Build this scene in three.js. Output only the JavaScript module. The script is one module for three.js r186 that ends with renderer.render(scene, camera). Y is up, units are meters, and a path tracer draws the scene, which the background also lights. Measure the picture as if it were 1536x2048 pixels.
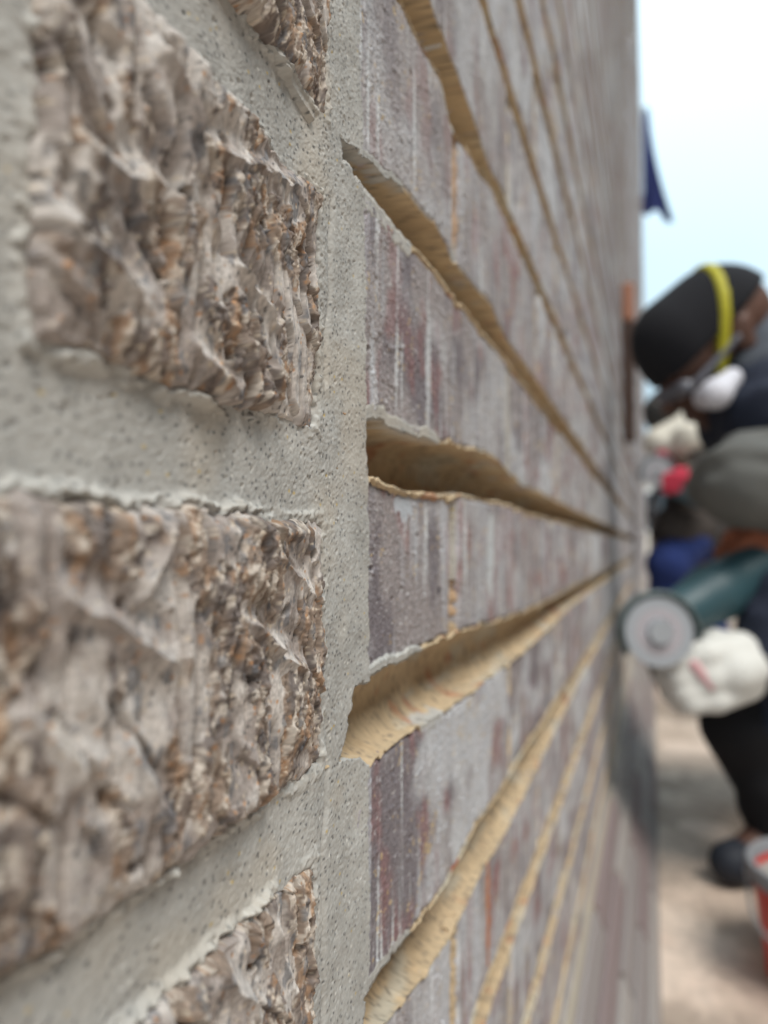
import * as THREE from 'three';
import { mergeGeometries } from 'three/addons/utils/BufferGeometryUtils.js';
import { RoundedBoxGeometry } from 'three/addons/geometries/RoundedBoxGeometry.js';

// ------------------------------------------------------------------ camera
// World: x points away from the wall face (x = 0), y up (ground y = 0), the wall runs towards -z.
const H = 0.58, D = 0.074, F = 1462;                     // camera height, distance to the wall face, focal length in photo pixels
const scene = new THREE.Scene();
const camera = new THREE.PerspectiveCamera(2 * Math.atan(1024 / F) * 180 / Math.PI, 768 / 1024, 0.01, 400);
const vF = new THREE.Vector3((1304 - 768) / F, -(1092 - 1024) / F, -1);
const vU = new THREE.Vector3(0.004, 1, vF.x * 0.004 + vF.y);
vF.normalize(); vU.normalize();
const vR = new THREE.Vector3().crossVectors(vF, vU).normalize();
const rot = new THREE.Matrix4().set(vR.x, vR.y, vR.z, 0, vU.x, vU.y, vU.z, 0, -vF.x, -vF.y, -vF.z, 0, 0, 0, 0, 1);
camera.position.set(D, H, 0);
camera.quaternion.setFromRotationMatrix(rot);
camera.focus = 0.168;
camera.userData.fStop = 8.2;                             // entrance pupil of about 3 mm, as on a phone
scene.add(camera);
// a photo pixel at a known depth along the lens axis
function P(px, py, depth) {
  const r = new THREE.Vector3((px - 768) / F, -(py - 1024) / F, -1).multiplyScalar(depth).applyMatrix4(rot);
  return r.add(new THREE.Vector3(D, H, 0));
}

// ------------------------------------------------------------------ noise
function hash(ix, iy, s) {
  let h = (Math.imul(ix, 374761393) + Math.imul(iy, 668265263) + Math.imul(s, 2147483587)) | 0;
  h = Math.imul(h ^ (h >>> 13), 1274126177); h = Math.imul(h ^ (h >>> 15), 2246822519);
  return ((h ^ (h >>> 16)) >>> 0) / 4294967296;
}
function vn(x, y, s = 0) {
  const ix = Math.floor(x), iy = Math.floor(y); let fx = x - ix, fy = y - iy;
  fx = fx * fx * fx * (fx * (fx * 6 - 15) + 10); fy = fy * fy * fy * (fy * (fy * 6 - 15) + 10);
  const a = hash(ix, iy, s), b = hash(ix + 1, iy, s), c = hash(ix, iy + 1, s), d = hash(ix + 1, iy + 1, s);
  return (a + (b - a) * fx + (c - a) * fy + (a - b - c + d) * fx * fy) * 2 - 1;
}
function fbm(x, y, s = 0, o = 4) {
  let v = 0, a = 0.5;
  for (let i = 0; i < o; i++) { v += a * vn(x, y, s + i * 17); const t = x * 1.62 - y * 1.18; y = x * 1.18 + y * 1.62; x = t; a *= 0.5; }
  return v;
}
function ridge(x, y, s = 0, o = 3) {
  let v = 0, a = 0.55;
  for (let i = 0; i < o; i++) { v += a * (1 - 2 * Math.abs(vn(x, y, s + i * 13))); x = x * 2.03 + 7.1; y = y * 1.97 + 3.3; a *= 0.5; }
  return v;
}
function worley(x, y, s = 0) {                            // [nearest distance, cell hash]
  const ix = Math.floor(x), iy = Math.floor(y); let best = 9, id = 0;
  for (let j = -1; j <= 1; j++) for (let i = -1; i <= 1; i++) {
    const a = hash(ix + i, iy + j, s), b = hash(ix + i, iy + j, s + 1), dx = ix + i + a - x, dy = iy + j + b - y, d = dx * dx + dy * dy;
    if (d < best) { best = d; id = hash(ix + i, iy + j, s + 2); }
  }
  return [Math.sqrt(best), id];
}
const sat = x => x < 0 ? 0 : x > 1 ? 1 : x;
const ss = (a, b, x) => { const t = sat((x - a) / (b - a)); return t * t * (3 - 2 * t); };
const lerp = (a, b, t) => a + (b - a) * t;
const mixc = (c, d, t) => { c[0] += (d[0] - c[0]) * t; c[1] += (d[1] - c[1]) * t; c[2] += (d[2] - c[2]) * t; return c; };
let seedState = 12345;
const rnd = () => { seedState = (Math.imul(seedState, 1664525) + 1013904223) >>> 0; return seedState / 4294967296; };

// ------------------------------------------------------------------ sky, sun, exposure
{
  const w = 512, h = 256, data = new Float32Array(w * h * 4);
  for (let j = 0; j < h; j++) for (let i = 0; i < w; i++) {
    const el = ((j + 0.5) / h - 0.5) * Math.PI, az = (i + 0.5) / w * Math.PI * 2, e = Math.max(0, Math.sin(el));
    const L = (1 + 2 * e) / 3;                            // overcast: three times as bright overhead as at the horizon
    const px = Math.cos(az) * Math.cos(el) / (e + 0.35), py = Math.sin(az) * Math.cos(el) / (e + 0.35);
    const c = 0.5 + 0.5 * fbm(px * 1.3 + 4, py * 1.3 + 9, 5, 4);
    const k = L * (0.9 + 0.22 * c), b = 1 - c * 0.6, o = (j * w + i) * 4;
    data[o] = 0.81 * k * (1 - 0.2 * b); data[o + 1] = 0.95 * k * (1 - 0.06 * b); data[o + 2] = 1.05 * k; data[o + 3] = 1;
  }
  const t = new THREE.DataTexture(data, w, h, THREE.RGBAFormat, THREE.FloatType);
  t.mapping = THREE.EquirectangularReflectionMapping; t.magFilter = THREE.LinearFilter; t.minFilter = THREE.LinearFilter; t.needsUpdate = true;
  scene.background = t; scene.environment = t;
}
const sun = new THREE.DirectionalLight(new THREE.Color(1, 0.935, 0.85), 1.5);
sun.position.set(4.2, 9.8, 2.2); sun.target.position.set(0, 0.5, -2);
sun.castShadow = true; sun.shadow.radius = 48; sun.shadow.mapSize.set(2048, 2048);
Object.assign(sun.shadow.camera, { left: -9, right: 9, top: 9, bottom: -9, near: 0.1, far: 40 });
scene.add(sun, sun.target);
const EXPOSURE = 2.08;

// ------------------------------------------------------------------ helpers
const M = (color, roughness = 0.9, extra = {}) => new THREE.MeshStandardMaterial({ color: new THREE.Color().setRGB(...color), roughness, ...extra });
const vmat = new THREE.MeshStandardMaterial({ color: 0xffffff, vertexColors: true, roughness: 0.95 });
const used = new Map();
function numbered(name) { const n = used.get(name) || 0; used.set(name, n + 1); return n ? `${name}_${String(n).padStart(3, '0')}` : name; }
function add(parent, name, geometry, material, label) {
  const m = new THREE.Mesh(geometry, material); m.name = parent === scene ? numbered(name) : name;
  m.castShadow = m.receiveShadow = true; if (label) m.userData.label = label; parent.add(m); return m;
}
function thing(name, label, category, group) {
  const g = new THREE.Group(); g.name = numbered(name); g.userData = { label, category }; if (group) g.userData.group = group; scene.add(g); return g;
}
// a grid of points; fn(i, j, o) fills o = [x, y, z, r, g, b]; keep(i, j) says whether to draw the cell
function sheet(nu, nv, fn, keep) {
  const pos = new Float32Array(nu * nv * 3), col = new Float32Array(nu * nv * 3), o = [0, 0, 0, 0, 0, 0], idx = [];
  for (let j = 0, k = 0; j < nv; j++) for (let i = 0; i < nu; i++, k += 3) {
    fn(i, j, o); pos[k] = o[0]; pos[k + 1] = o[1]; pos[k + 2] = o[2]; col[k] = Math.max(0.01, o[3]); col[k + 1] = Math.max(0.01, o[4]); col[k + 2] = Math.max(0.01, o[5]);
  }
  for (let j = 0; j < nv - 1; j++) for (let i = 0; i < nu - 1; i++) {
    if (keep && !keep(i, j)) continue;
    const a = j * nu + i, b = a + 1, c = a + nu, d = c + 1; idx.push(a, b, d, a, d, c);
  }
  const g = new THREE.BufferGeometry();
  g.setAttribute('position', new THREE.BufferAttribute(pos, 3)); g.setAttribute('color', new THREE.BufferAttribute(col, 3));
  g.setIndex(idx); g.computeVertexNormals(); return g;
}
function steps(a, b, f) { const r = [a]; let s = a; while (s < b) { s += f(s); r.push(Math.min(s, b)); } return r; }
function table(t, x) {
  if (x <= t[0][0]) return t[0][1];
  for (let i = 1; i < t.length; i++) if (x <= t[i][0]) return lerp(t[i - 1][1], t[i][1], (x - t[i - 1][0]) / (t[i][0] - t[i - 1][0]));
  return t[t.length - 1][1];
}
// wall coordinates: s along the wall, v above the camera, h out of the face, all in millimetres
const W = (o, s, v, h) => { o[0] = h / 1000; o[1] = H + v / 1000; o[2] = -s / 1000; };

// ------------------------------------------------------------------ raked joints of the smooth wall
const PITCH = 77.5, LEN = 11000;
const jointC = k => ({ 2: 186, 1: 107, 0: 28.5, '-1': -49, '-2': -134 }[k] ?? (k > 0 ? 29 + PITCH * k : 24 + PITCH * k));
const jointHH = k => ({ 3: 4.5, 4: 5.5, '-3': 7.5 }[k] ?? 4.6 + 1.6 * (hash(k, 3, 9) * 2 - 1));
const NEAR = {
  2: [[[223, 199], [249, 197], [273, 194], [311, 192.5], [331, 188], [353, 187], [378, 190], [600, 190]], [[223, 173.5], [240, 175.6], [259, 178.4], [266, 173], [273, 167], [300, 171], [341, 177], [365, 180], [600, 180]]],
  1: [[[166, 102], [178, 105], [193, 108.5], [222, 114], [242, 116], [268, 116.5], [276, 113], [313, 115], [350, 118], [395, 112], [500, 113.5]], [[166, 97], [171, 99], [183, 98.4], [220, 99], [254, 100.5], [286, 98.6], [303, 100.7], [367, 100.6], [500, 99]]],
  0: [[[186, 33], [190, 34.5], [219, 35.5], [253, 37.6], [297, 40.4], [336, 43.5], [371, 43], [413, 39], [447, 36.5], [600, 36]], [[186, 19], [192, 18.9], [200, 17.4], [246, 17.8], [280, 19.4], [335, 21.6], [383, 21.9], [486, 20.7], [600, 20]]],
  '-1': [[[160, -40], [177, -37.8], [208, -36.2], [228, -35.2], [286, -35.3], [332, -37], [380, -39.5], [480, -41], [700, -41.5]], [[160, -53], [168, -53.5], [182, -55.8], [190, -60.5], [200, -58.3], [250, -61], [311, -63.5], [353, -62.3], [407, -64], [480, -64], [700, -58]]],
  '-2': [[[180, -119], [199, -120.8], [249, -125.7], [276, -126.8], [319, -122], [362, -124.5], [419, -123.3], [519, -125], [800, -126]], [[180, -131], [203, -136.6], [243, -144], [275, -148], [328, -146.3], [374, -149], [452, -148], [570, -146], [800, -142]]],
};
const lipCache = new Map();
function lip(k, side, s) {                                // side 0 upper edge, 1 lower edge
  const q = Math.round(s * 16), key = (k + 200) * 2 + side + q * 1024; let v = lipCache.get(key); if (v !== undefined) return v;
  const t = NEAR[k]; v = t ? table(t[side], s) : jointC(k) + (side ? -1 : 1) * jointHH(k);
  const z = k * 31 + side * 7 + 500;
  v += 1.1 * vn(s / 17, 0.5, z) + 0.9 * fbm(s / 6, 0.5, z + 1, 3) + 0.5 * fbm(s / 1.9, 0.5, z + 2, 2) + (vn(s / 11, 3.5, z + 3) > 0.45 ? (side ? -1 : 1) * 1.1 : 0);
  lipCache.set(key, v); return v;
}
// where the grinder stopped in the flush mortar strip
const startOf = { 1: v => 165.5 + 0.9 * vn(v / 1.3, 0, 71) + Math.max(0, 104 - v) * 0.35, 0: v => 190.5 + 1.1 * Math.sin(v * 1.55) + 1.5 * vn(v / 2, 0, 72), '-1': v => 171 + (v + 49) * 0.62 + 1.3 * vn(v / 2.2, 0, 73), '-2': v => 186 + 1.2 * vn(v / 2, 0, 74), 2: v => 189 + vn(v / 2, 0, 75) };

const GREY = [0.405, 0.392, 0.366], BEIGE = [0.46, 0.345, 0.215], TERRA = [0.36, 0.13, 0.06];
function greyMortar(s, v, z) {
  const c = [...GREY], n = fbm(s / 14, v / 14, z, 3), g = vn(s / 0.45, v / 0.45, z + 5), p = fbm(s / 3, v / 3, z + 7, 2);
  const k = 1 + 0.2 * n + 0.12 * g + 0.1 * p; c[0] *= k; c[1] *= k; c[2] *= k;
  mixc(c, [0.5, 0.43, 0.34], 0.35 * ss(0.1, 0.5, fbm(s / 22 + 9, v / 22, z + 3, 2)));
  const w = worley(s / 1.7, v / 1.5, z + 11);             // black and ochre sand grains
  if (w[1] > 0.70) mixc(c, w[1] > 0.985 ? [0.5, 0.36, 0.12] : w[1] > 0.96 ? [0.62, 0.6, 0.55] : [0.1, 0.1, 0.1], ss(0.32, 0.14, w[0]) * 0.85);
  return c;
}
function greyBump(s, v, z) {
  const w = worley(s / 2.6, v / 2.6, z + 41);
  return 0.42 * fbm(s / 9, v / 9, z + 1, 3) + 0.13 * fbm(s / 0.9, v / 0.9, z + 2, 2) + 0.10 * vn(s / 0.4, v / 0.4, z + 4) - (w[1] > 0.86 ? 0.35 * ss(0.25, 0.1, w[0]) : 0);
}
// which stretches of which lip still carry the grey pointing: [k, side, from, to, band]
const CRUST = [[1, 0, 160, 214, 3.2], [1, 1, 160, 226, 6.5], [0, 0, 180, 262, 5], [-1, 0, 170, 238, 2.6], [-1, 1, 238, 262, 5.5], [-2, 0, 178, 226, 3.5], [0, 0, 430, 470, 2], [2, 1, 262, 280, 3]];
function bedJoint(k, s0, base, nProfile) {
  const S = steps(s0, LEN, s => Math.max(base, base * (s / 170) ** 2 * (nProfile > 20 ? 1 : 1.5))), nv = nProfile, z = k * 97 + 3000;
  const band = [0, 1].map(side => S.map(s => {
    let b = 0.25 + 1.5 * Math.max(0, fbm(s / 7, side * 9.3, z + 21, 3) + 0.15) + (k === 0 || k === 1 ? (side ? 1.1 : 0.5) * (0.8 + 0.6 * vn(s / 3, side, z + 22)) : 0), grey = 0;
    for (const [kk, sd, a, e, w] of CRUST) if (kk === k && sd === side) {
      const m = ss(a - 3, a + 3, s) * ss(e + 6, e - 6, s + 5 * vn(s / 6, 1, z)); if (m > 0.02) { b = lerp(b, w * (1 + 0.3 * fbm(s / 5, 2, z + 4)), m); grey = Math.max(grey, ss(0.15, 0.5, m)); }
    }
    return [b, grey];
  }));
  const mort = [BEIGE, [0.44, 0.4, 0.32]];
  const R = Math.max(3, Math.round(nv * 0.16));           // rows given to each lip
  return sheet(S.length, nv, (i, j, o) => {
    const s = S[i], up = lip(k, 0, s), lo = lip(k, 1, s), mid = (up + lo) / 2, hh = Math.max(1.5, (up - lo) / 2);
    const depth = k < 0 ? Math.min(14 + 2 * vn(s / 60, k, z + 31), hh * 1.6 + 3) : Math.min(29 + 3 * vn(s / 60, k, z + 31), hh * 2.6 + 3);
    let v, h, side = j >= nv / 2 ? 0 : 1, lipT = -1; const [b, grey] = band[side][i], sg = side ? -1 : 1;
    const jj = side ? j : nv - 1 - j;                     // 0 at the outer edge of a lip
    if (jj < R) {
      const t = jj / R; v = (side ? lo : up) + sg * b * (1 - t) * (1 + 0.22 * fbm(s / 1.6, side, z + 40, 3));
      h = grey ? -0.7 + 1.15 * ss(0, 0.3, t) - 0.2 * t + 0.14 * fbm(s / 0.8, v / 0.8, z + 33, 2) : -0.7 + 1.35 * Math.sin(t * Math.PI * 0.62) + 0.4 * fbm(s / 1.6, v / 1.2, z + 33, 3); lipT = t;
    } else {
      const t = (j - R) / (nv - 1 - 2 * R), a = Math.PI * (1 - t), ca = Math.cos(a), sa = Math.sin(a);
      v = mid + (hh - 0.2) * Math.sign(ca) * Math.abs(ca) ** (k < 0 ? 0.8 : 0.55); h = 0.55 - depth * Math.abs(sa) ** (k < 0 ? 0.85 : 0.62);
      const q = t * (depth * 1.7 + hh), n = 1.0 * fbm(s / 22, q / 4, z + 5, 3) + 0.3 * fbm(s / 3, q / 2, z + 6, 3) + 0.14 * vn(s / 0.6, q / 0.5, z + 8);
      v -= ca * n; h += sa * n;
    }
    W(o, s, v, h);
    const c = [...mort[0]], k1 = 1 + 0.14 * fbm(s / 20, v / 4, z + 50, 3) + 0.13 * vn(s / 0.7, (v + h) / 0.6, z + 51); c[0] *= k1; c[1] *= k1; c[2] *= k1;
    mixc(c, mort[1], 0.85 * ss(0.05, 0.5, fbm(s / 34, (v - h) / 9, z + 57, 3)));
    mixc(c, [0.07, 0.06, 0.05], 0.7 * ss(0.38, 0.62, fbm(s / 2.2, (v + h) / 1.1, z + 53, 2)));
    mixc(c, TERRA, 0.6 * ss(0.36, 0.56, fbm(s / 12 + 5, (v + h * 0.7) / 7, z + 54, 4)));
    if (k === -2) mixc(c, [0.32, 0.1, 0.05], ss(1.15, 0.85, Math.hypot((s - 283) / 6.5, (v + 128) / 6)));
    const sp = worley(s / 2.2, (v + h) / 1.6, z + 58); if (sp[1] > 0.6) mixc(c, [0.09, 0.08, 0.07], 0.8 * ss(0.3, 0.15, sp[0]));
    if (grey && (lipT >= 0 || h > -4.5 + 2 * vn(s / 3, 7, z + 60))) mixc(c, greyMortar(s, v, z), lipT >= 0 ? grey : grey * 0.9);
    o[3] = c[0]; o[4] = c[1]; o[5] = c[2];
  });
}

// ------------------------------------------------------------------ smooth mauve bricks
function smoothBrick(s0f, s1f, bot, top, base, hero, z) {
  const sm = (s0f(0) + s1f(0)) / 2, sA = Math.max(150, s0f(0));
  const T = [0, 0.004, ...steps(0, 1, t => { const s = sA + t * (s1f(0) - sA); return Math.max(base[0] * (s / 170) ** 2, 0.3) / (s1f(0) - sA); }).slice(1, -1).map(t => lerp(0.012, 0.988, t)), 0.996, 1];
  const dv = base[1] * Math.max(170, sA) / 170, N = Math.max(6, Math.round(60 / dv));
  const V = [0, 0.006, ...Array.from({ length: N }, (_, i) => lerp(0.018, 0.982, i / (N - 1))), 0.994, 1];
  const nu = T.length + 2, nv = V.length + 2, r = i => hash(i, z, 77);
  const tone = hero?.tone ?? r(1), red = hero?.red ?? r(2), film = hero?.film ?? r(3), dark = hero?.dark ?? r(4), tilt = (r(5) - 0.5) * 1.0, lift = (r(6) - 0.5) * 1.2;
  const far = sA > 900;
  return sheet(nu, nv, (i, j, o) => {
    const sk = i === 0 || j === 0 || i === nu - 1 || j === nv - 1, t = T[Math.min(T.length - 1, Math.max(0, i - 1))], u = V[Math.min(V.length - 1, Math.max(0, j - 1))];
    const v0 = lerp(bot(sm), top(sm), u), s = lerp(s0f(v0), s1f(v0), t), v = lerp(bot(s), top(s), u);
    if (sk) { W(o, s, v, -34); } else {
      const e = Math.min(t * 215, (1 - t) * 215, u * 58, (1 - u) * 58), chip = fbm(s / 6, v / 6, z + 9, 3);
      let h = lift + tilt * (t - 0.5) + 0.35 * fbm(s / 25, v / 25, z, 2) - 0.9 * ss(2.2 + 1.8 * chip, 0, e) - 1.2 * ss(0.7, 0, e);
      if (!far) {
        h += 0.22 * fbm(s / 2.0, v / 9, z + 1, 3) + 0.24 * fbm(s / 1.0, v / 0.9, z + 2, 3) + 0.3 * ss(0.25, 0.6, fbm(s / 4.5, v / 2.6, z + 3, 3)) - 0.5 * ss(0.5, 0.75, fbm(s / 5, v / 4, z + 4, 2));
        const w = worley(s / 13, v / 9, z + 5); if (w[1] > 0.9) h -= 1.6 * ss(0.11, 0.05, w[0]);
      }
      W(o, s, v, h);
    }
    const c = [0.25 + 0.11 * tone, 0.215 + 0.115 * tone, 0.212 + 0.115 * tone];
    const a = fbm(s / 30, v / 26, z + 20, 4), st = fbm(s / 2.6, v / 60, z + 21, 2), st2 = fbm(s / 9, v / 80, z + 22, 2);
    mixc(c, [0.13, 0.11, 0.125], (0.35 + 0.6 * dark) * ss(-0.1, 0.4, fbm(s / 17, v / 30, z + 23, 4) + (hero?.darkAt ? 0.6 * ss(hero.darkAt, hero.darkAt - 22, s) : 0)));
    mixc(c, [0.235, 0.105, 0.1], (0.3 + 0.65 * red) * ss(0.05, 0.42, fbm(s / 16 + 30, v / 24, z + 24, 4) + (hero?.redAt ? 0.35 * ss(hero.redAt, hero.redAt - 8, s) : 0)));
    mixc(c, [0.47, 0.47, 0.485], (0.35 + 0.6 * film) * ss(-0.16, 0.4, a + (hero?.filmAt ? 0.5 * ss(hero.filmAt, hero.filmAt + 30, s) - 0.2 : 0)));
    mixc(c, [0.58, 0.59, 0.6], 0.8 * ss(0.2, 0.42, st) * ss(-0.3, 0.3, fbm(s / 12, v / 25, z + 26, 2)));
    mixc(c, [0.46, 0.47, 0.5], 0.6 * ss(0.25, 0.5, st2));
    if (far) mixc(c, r(8) > 0.4 ? [0.46, 0.46, 0.47] : [0.22, 0.17, 0.17], 0.5 * r(9));
    if (!far) {
      const g = 1 + 0.32 * vn(s / 0.6, v / 0.45, z + 27) + 0.16 * fbm(s / 1.5, v / 2.2, z + 28, 2); c[0] *= g; c[1] *= g; c[2] *= g;
      mixc(c, [0.52, 0.5, 0.5], 0.6 * ss(0.4, 0.52, fbm(s / 2.2, v / 1.3, z + 29, 3)));
      const cr = fbm(s / 9, v / 8, z + 30, 2) + (hero?.crumb ? 0.55 * ss(9, 0, Math.abs((v + 104) - (s - 246) * 0.62)) * ss(225, 240, s) : 0);
      mixc(c, [0.5, 0.37, 0.2], 0.85 * ss(0.36, 0.54, fbm(s / 1.6, v / 1.4, z + 31, 3) * 0.8 + cr * 0.5 - 0.06));
    }
    for (const q of hero?.spots || []) mixc(c, q[4], ss(1, 0.75, Math.hypot((s - q[0]) / q[2], (v - q[1]) / q[3]) + 0.35 * vn(s / 1.5, v / 2, z + 33)));
    o[3] = c[0]; o[4] = c[1]; o[5] = c[2];
  });
}
function perpend(s0, s1, bot, top, base, o0, z) {
  const sc = Math.max(1, (s0 / 170) ** 2 * base[0] / 0.45), nS = Math.max(4, Math.round((s1 - s0 + 2) / 0.55 / sc * 1.2)), nV = Math.max(5, Math.round(60 / (base[1] * s0 / 170)));
  return sheet(nS, nV, (i, j, o) => {
    const t = i / (nS - 1), s = lerp(s0 - 1, s1 + 1, t), u = j / (nV - 1), v = lerp(bot(s) - 1, top(s) + 1, u);
    const e = Math.min(s - s0, s1 - s), rk = o0.rake(s, v);
    let h = -1.0 - rk * ss(0, 2, e + 0.8 * vn(s / 2, v / 3, z)) + 0.5 * fbm(s / 5, v / 5, z + 1, 3) + 0.22 * vn(s / 0.6, v / 0.6, z + 2) + 0.6 * ss(0.2, 0.6, fbm(s / 6, v / 12, z + 4));
    W(o, s, v, h);
    const c = mixc(greyMortar(s, v, z), o0.color(s, v), o0.mix(s, v)); const g = 1 + 0.14 * vn(s / 0.6, v / 0.6, z + 5);
    o[3] = c[0] * g; o[4] = c[1] * g; o[5] = c[2] * g;
  });
}

// ------------------------------------------------------------------ the smooth wall
const wall = thing('brick_wall', 'long wall of smooth mauve bricks with sand coloured joints raked deep', 'wall');
const stripEdge = v => table([[-200, 190], [-83, 189.5], [0, 188], [68, 185], [136, 180], [200, 178]], v) + 1.6 * fbm(v / 9, 0, 81, 3) + 0.7 * vn(v / 1.6, 0, 83);
const ROW_LO = -6, ROW_HI = 78;                           // row k lies between joints k and k + 1
const cells = [];
for (let k = ROW_LO; k < ROW_HI; k++) {
  const odd = ((k % 2) + 2) % 2, first = odd ? 284 : 404;
  let a = 176;
  for (let p = first; ; p += 225) {
    const b = p - 6; if (a < LEN) cells.push({ k, a, b: Math.min(b, LEN), mid: (a + b) / 2 }); a = p + 6; if (a >= LEN - 40) break;
  }
}
for (const c of cells) {                                  // how large it shows: seen from the camera
  const v = (jointC(c.k) + jointC(c.k + 1)) / 2, need = Math.abs(v) / 0.74;
  c.size = c.b < need * 0.9 ? 0 : 1e9 / (Math.max(c.mid, need) ** 3); c.v = v;
}
cells.sort((p, q) => q.size - p.size);
const HERO = {
  '1_0': { tone: 0.7, red: 0.1, film: 0.5, dark: 0.15, redAt: 184 },
  '0_0': { tone: 0.3, red: 0.45, film: 0.25, dark: 0.7, redAt: 192, filmAt: 285 },
  '-1_0': { tone: 0.2, red: 0.7, film: 0.1, dark: 0.65, darkAt: 212, spots: [[222, 12, 9, 5, [0.42, 0.44, 0.47]], [262, -17, 2.4, 2.2, [0.04, 0.03, 0.04]]] },
  '-2_0': { tone: 0.3, red: 0.45, film: 0.9, dark: 0.6, darkAt: 250, redAt: 206, filmAt: 225, crumb: 1 },
  '-3_0': { tone: 0.6, red: 0.1, film: 0.7, dark: 0.2 },
  '-3_1': { tone: 0.4, red: 0.9, film: 0.3, dark: 0.3, spots: [[345, -166, 4.5, 30, [0.42, 0.15, 0.06]]] },
  '-1_1': { tone: 0.4, red: 0.6, film: 0.3, dark: 0.4, spots: [[352, -4, 7, 26, [0.5, 0.52, 0.53]]] },
};
const rowFirst = {}; const farParts = [], order = [...cells]; let made = 0;
for (const c of cells) c.n = Math.round((c.mid - 290) / 225 + 0.49);
const count = {};
for (const c of order) {
  const near = made < 300 && c.size > 0, lo = s => lip(c.k, 0, s) + 0.25, hi = s => lip(c.k + 1, 1, s) - 0.25;
  const e0 = v => c.a + 0.7 * vn(v / 6, c.a, 90 + c.k), e1 = v => c.b + 0.7 * vn(v / 6, c.b, 91 + c.k), z = 10000 + c.k * 211 + Math.round(c.mid);
  if (near) {
    const idx = c.a < 180 ? 0 : c.a < 420 ? 1 : 2, hero = HERO[`${c.k}_${idx}`];
    add(wall, 'brick', smoothBrick(e0, e1, lo, hi, c.mid < 360 ? [0.34, 0.24] : c.mid < 480 ? [0.45, 0.4] : c.mid < 900 ? [0.9, 1.0] : [1.8, 3.0], hero, z), vmat); made++;
  } else {                                                // far off: eight columns by two rows
    const q = 6, cy = jointC(c.k) + jointHH(c.k), cY = jointC(c.k + 1) - jointHH(c.k + 1), r = hash(c.k, Math.round(c.a), 5), lift = (hash(c.k, Math.round(c.a), 6) - 0.5) * 1.6;
    farParts.push(sheet(q + 2, 4, (i, j, o) => {
      const sk = i === 0 || i === q + 1 || j === 0 || j === 3, t = sat((i - 1) / (q - 1)), s = lerp(c.a, c.b, t), v = j < 2 ? cy : cY;
      W(o, s, v, sk ? -34 : lift); const n = vn(s / 20, c.k * 3.7, 55), m = vn(s / 45, c.k * 2.1 + j, 56);
      const b = [0.37, 0.35, 0.36]; mixc(b, r > 0.7 ? [0.22, 0.17, 0.17] : [0.42, 0.42, 0.44], 0.5 * Math.abs(r * 2 - 1)); mixc(b, [0.5, 0.5, 0.53], 0.6 * ss(0.2, 0.7, n)); mixc(b, [0.2, 0.13, 0.13], 0.5 * ss(0.3, 0.8, m));
      o[3] = b[0]; o[4] = b[1]; o[5] = b[2];
    }));
  }
}
add(wall, 'distant_bricks', mergeGeometries(farParts), vmat).userData.kind = 'stuff';
for (let k = ROW_LO + 1; k < ROW_HI; k++) {
  const y = Math.abs(jointC(k)), close = y < 420;
  const s0 = k >= -3 && k <= 2 ? 158 : 176;
  add(wall, 'bed_joint', bedJoint(k, s0, close ? 0.45 : 3, close ? (y < 160 ? 44 : 26) : 14), vmat);
}
// upright joints: near ones one by one, the rest with the distant bricks
let perpCount = 0; const perpFar = [];
for (const c of order) {
  if (c.b >= LEN - 30) continue;
  const p0 = c.b, p1 = c.b + 12, lo = s => lip(c.k, 0, s), hi = s => lip(c.k + 1, 1, s), z = 40000 + c.k * 77 + Math.round(c.b);
  if (perpCount < 200 && c.size > 0) {
    let style = { rake: () => 1.2 + 3 * hash(c.k, Math.round(c.b), 8), color: () => BEIGE, mix: (s, v) => 0.6 * hash(c.k, Math.round(c.b), 9) + 0.4 * ss(0, 0.4, fbm(s / 9, v / 14, z)) };
    if (c.b < 300 && c.k === -1) style = { rake: (s, v) => (s < 285.5 ? 9 : v < -14 ? 7 : 0.2), color: (s, v) => (v < -12 && s > 286 && v > -30 ? [0.46, 0.31, 0.19] : BEIGE), mix: (s, v) => (s < 285.5 || v < -14 ? 0.95 : 0.05) };
    else if (c.b < 300 && c.k === 1) style = { rake: () => 0.4, color: () => [0.43, 0.28, 0.18], mix: (s, v) => 0.92 * ss(118, 128, v) * ss(280.2, 282, s) };
    else if (c.b < 300 && c.k === -3) style = { rake: () => 4, color: () => BEIGE, mix: () => 0.9 };
    else if (c.k === 0 && c.b < 420) style = { rake: () => 0.3, color: () => BEIGE, mix: () => 0.12 };
    add(wall, 'upright_joint', perpend(p0, p1, lo, hi, c.b < 450 ? [0.45, 0.3] : [0.8, 0.7], style, z), vmat); perpCount++;
  } else {
    const cy = jointC(c.k) + jointHH(c.k), cY = jointC(c.k + 1) - jointHH(c.k + 1), g = hash(c.k, Math.round(c.b), 12) > 0.5 ? BEIGE : GREY;
    perpFar.push(sheet(2, 2, (i, j, o) => { W(o, p0 - 1 + i * 12, j ? cY : cy, -2.5); o[3] = g[0]; o[4] = g[1]; o[5] = g[2]; }));
  }
}
add(wall, 'distant_upright_joints', mergeGeometries(perpFar), vmat).userData.kind = 'stuff';
{
  const g = new THREE.BoxGeometry(0.2, 7.2, 10.84); g.translate(-0.136, 3.6, -(0.16 + 10.84 / 2)); add(wall, "core", g, M(BEIGE));
}

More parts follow.
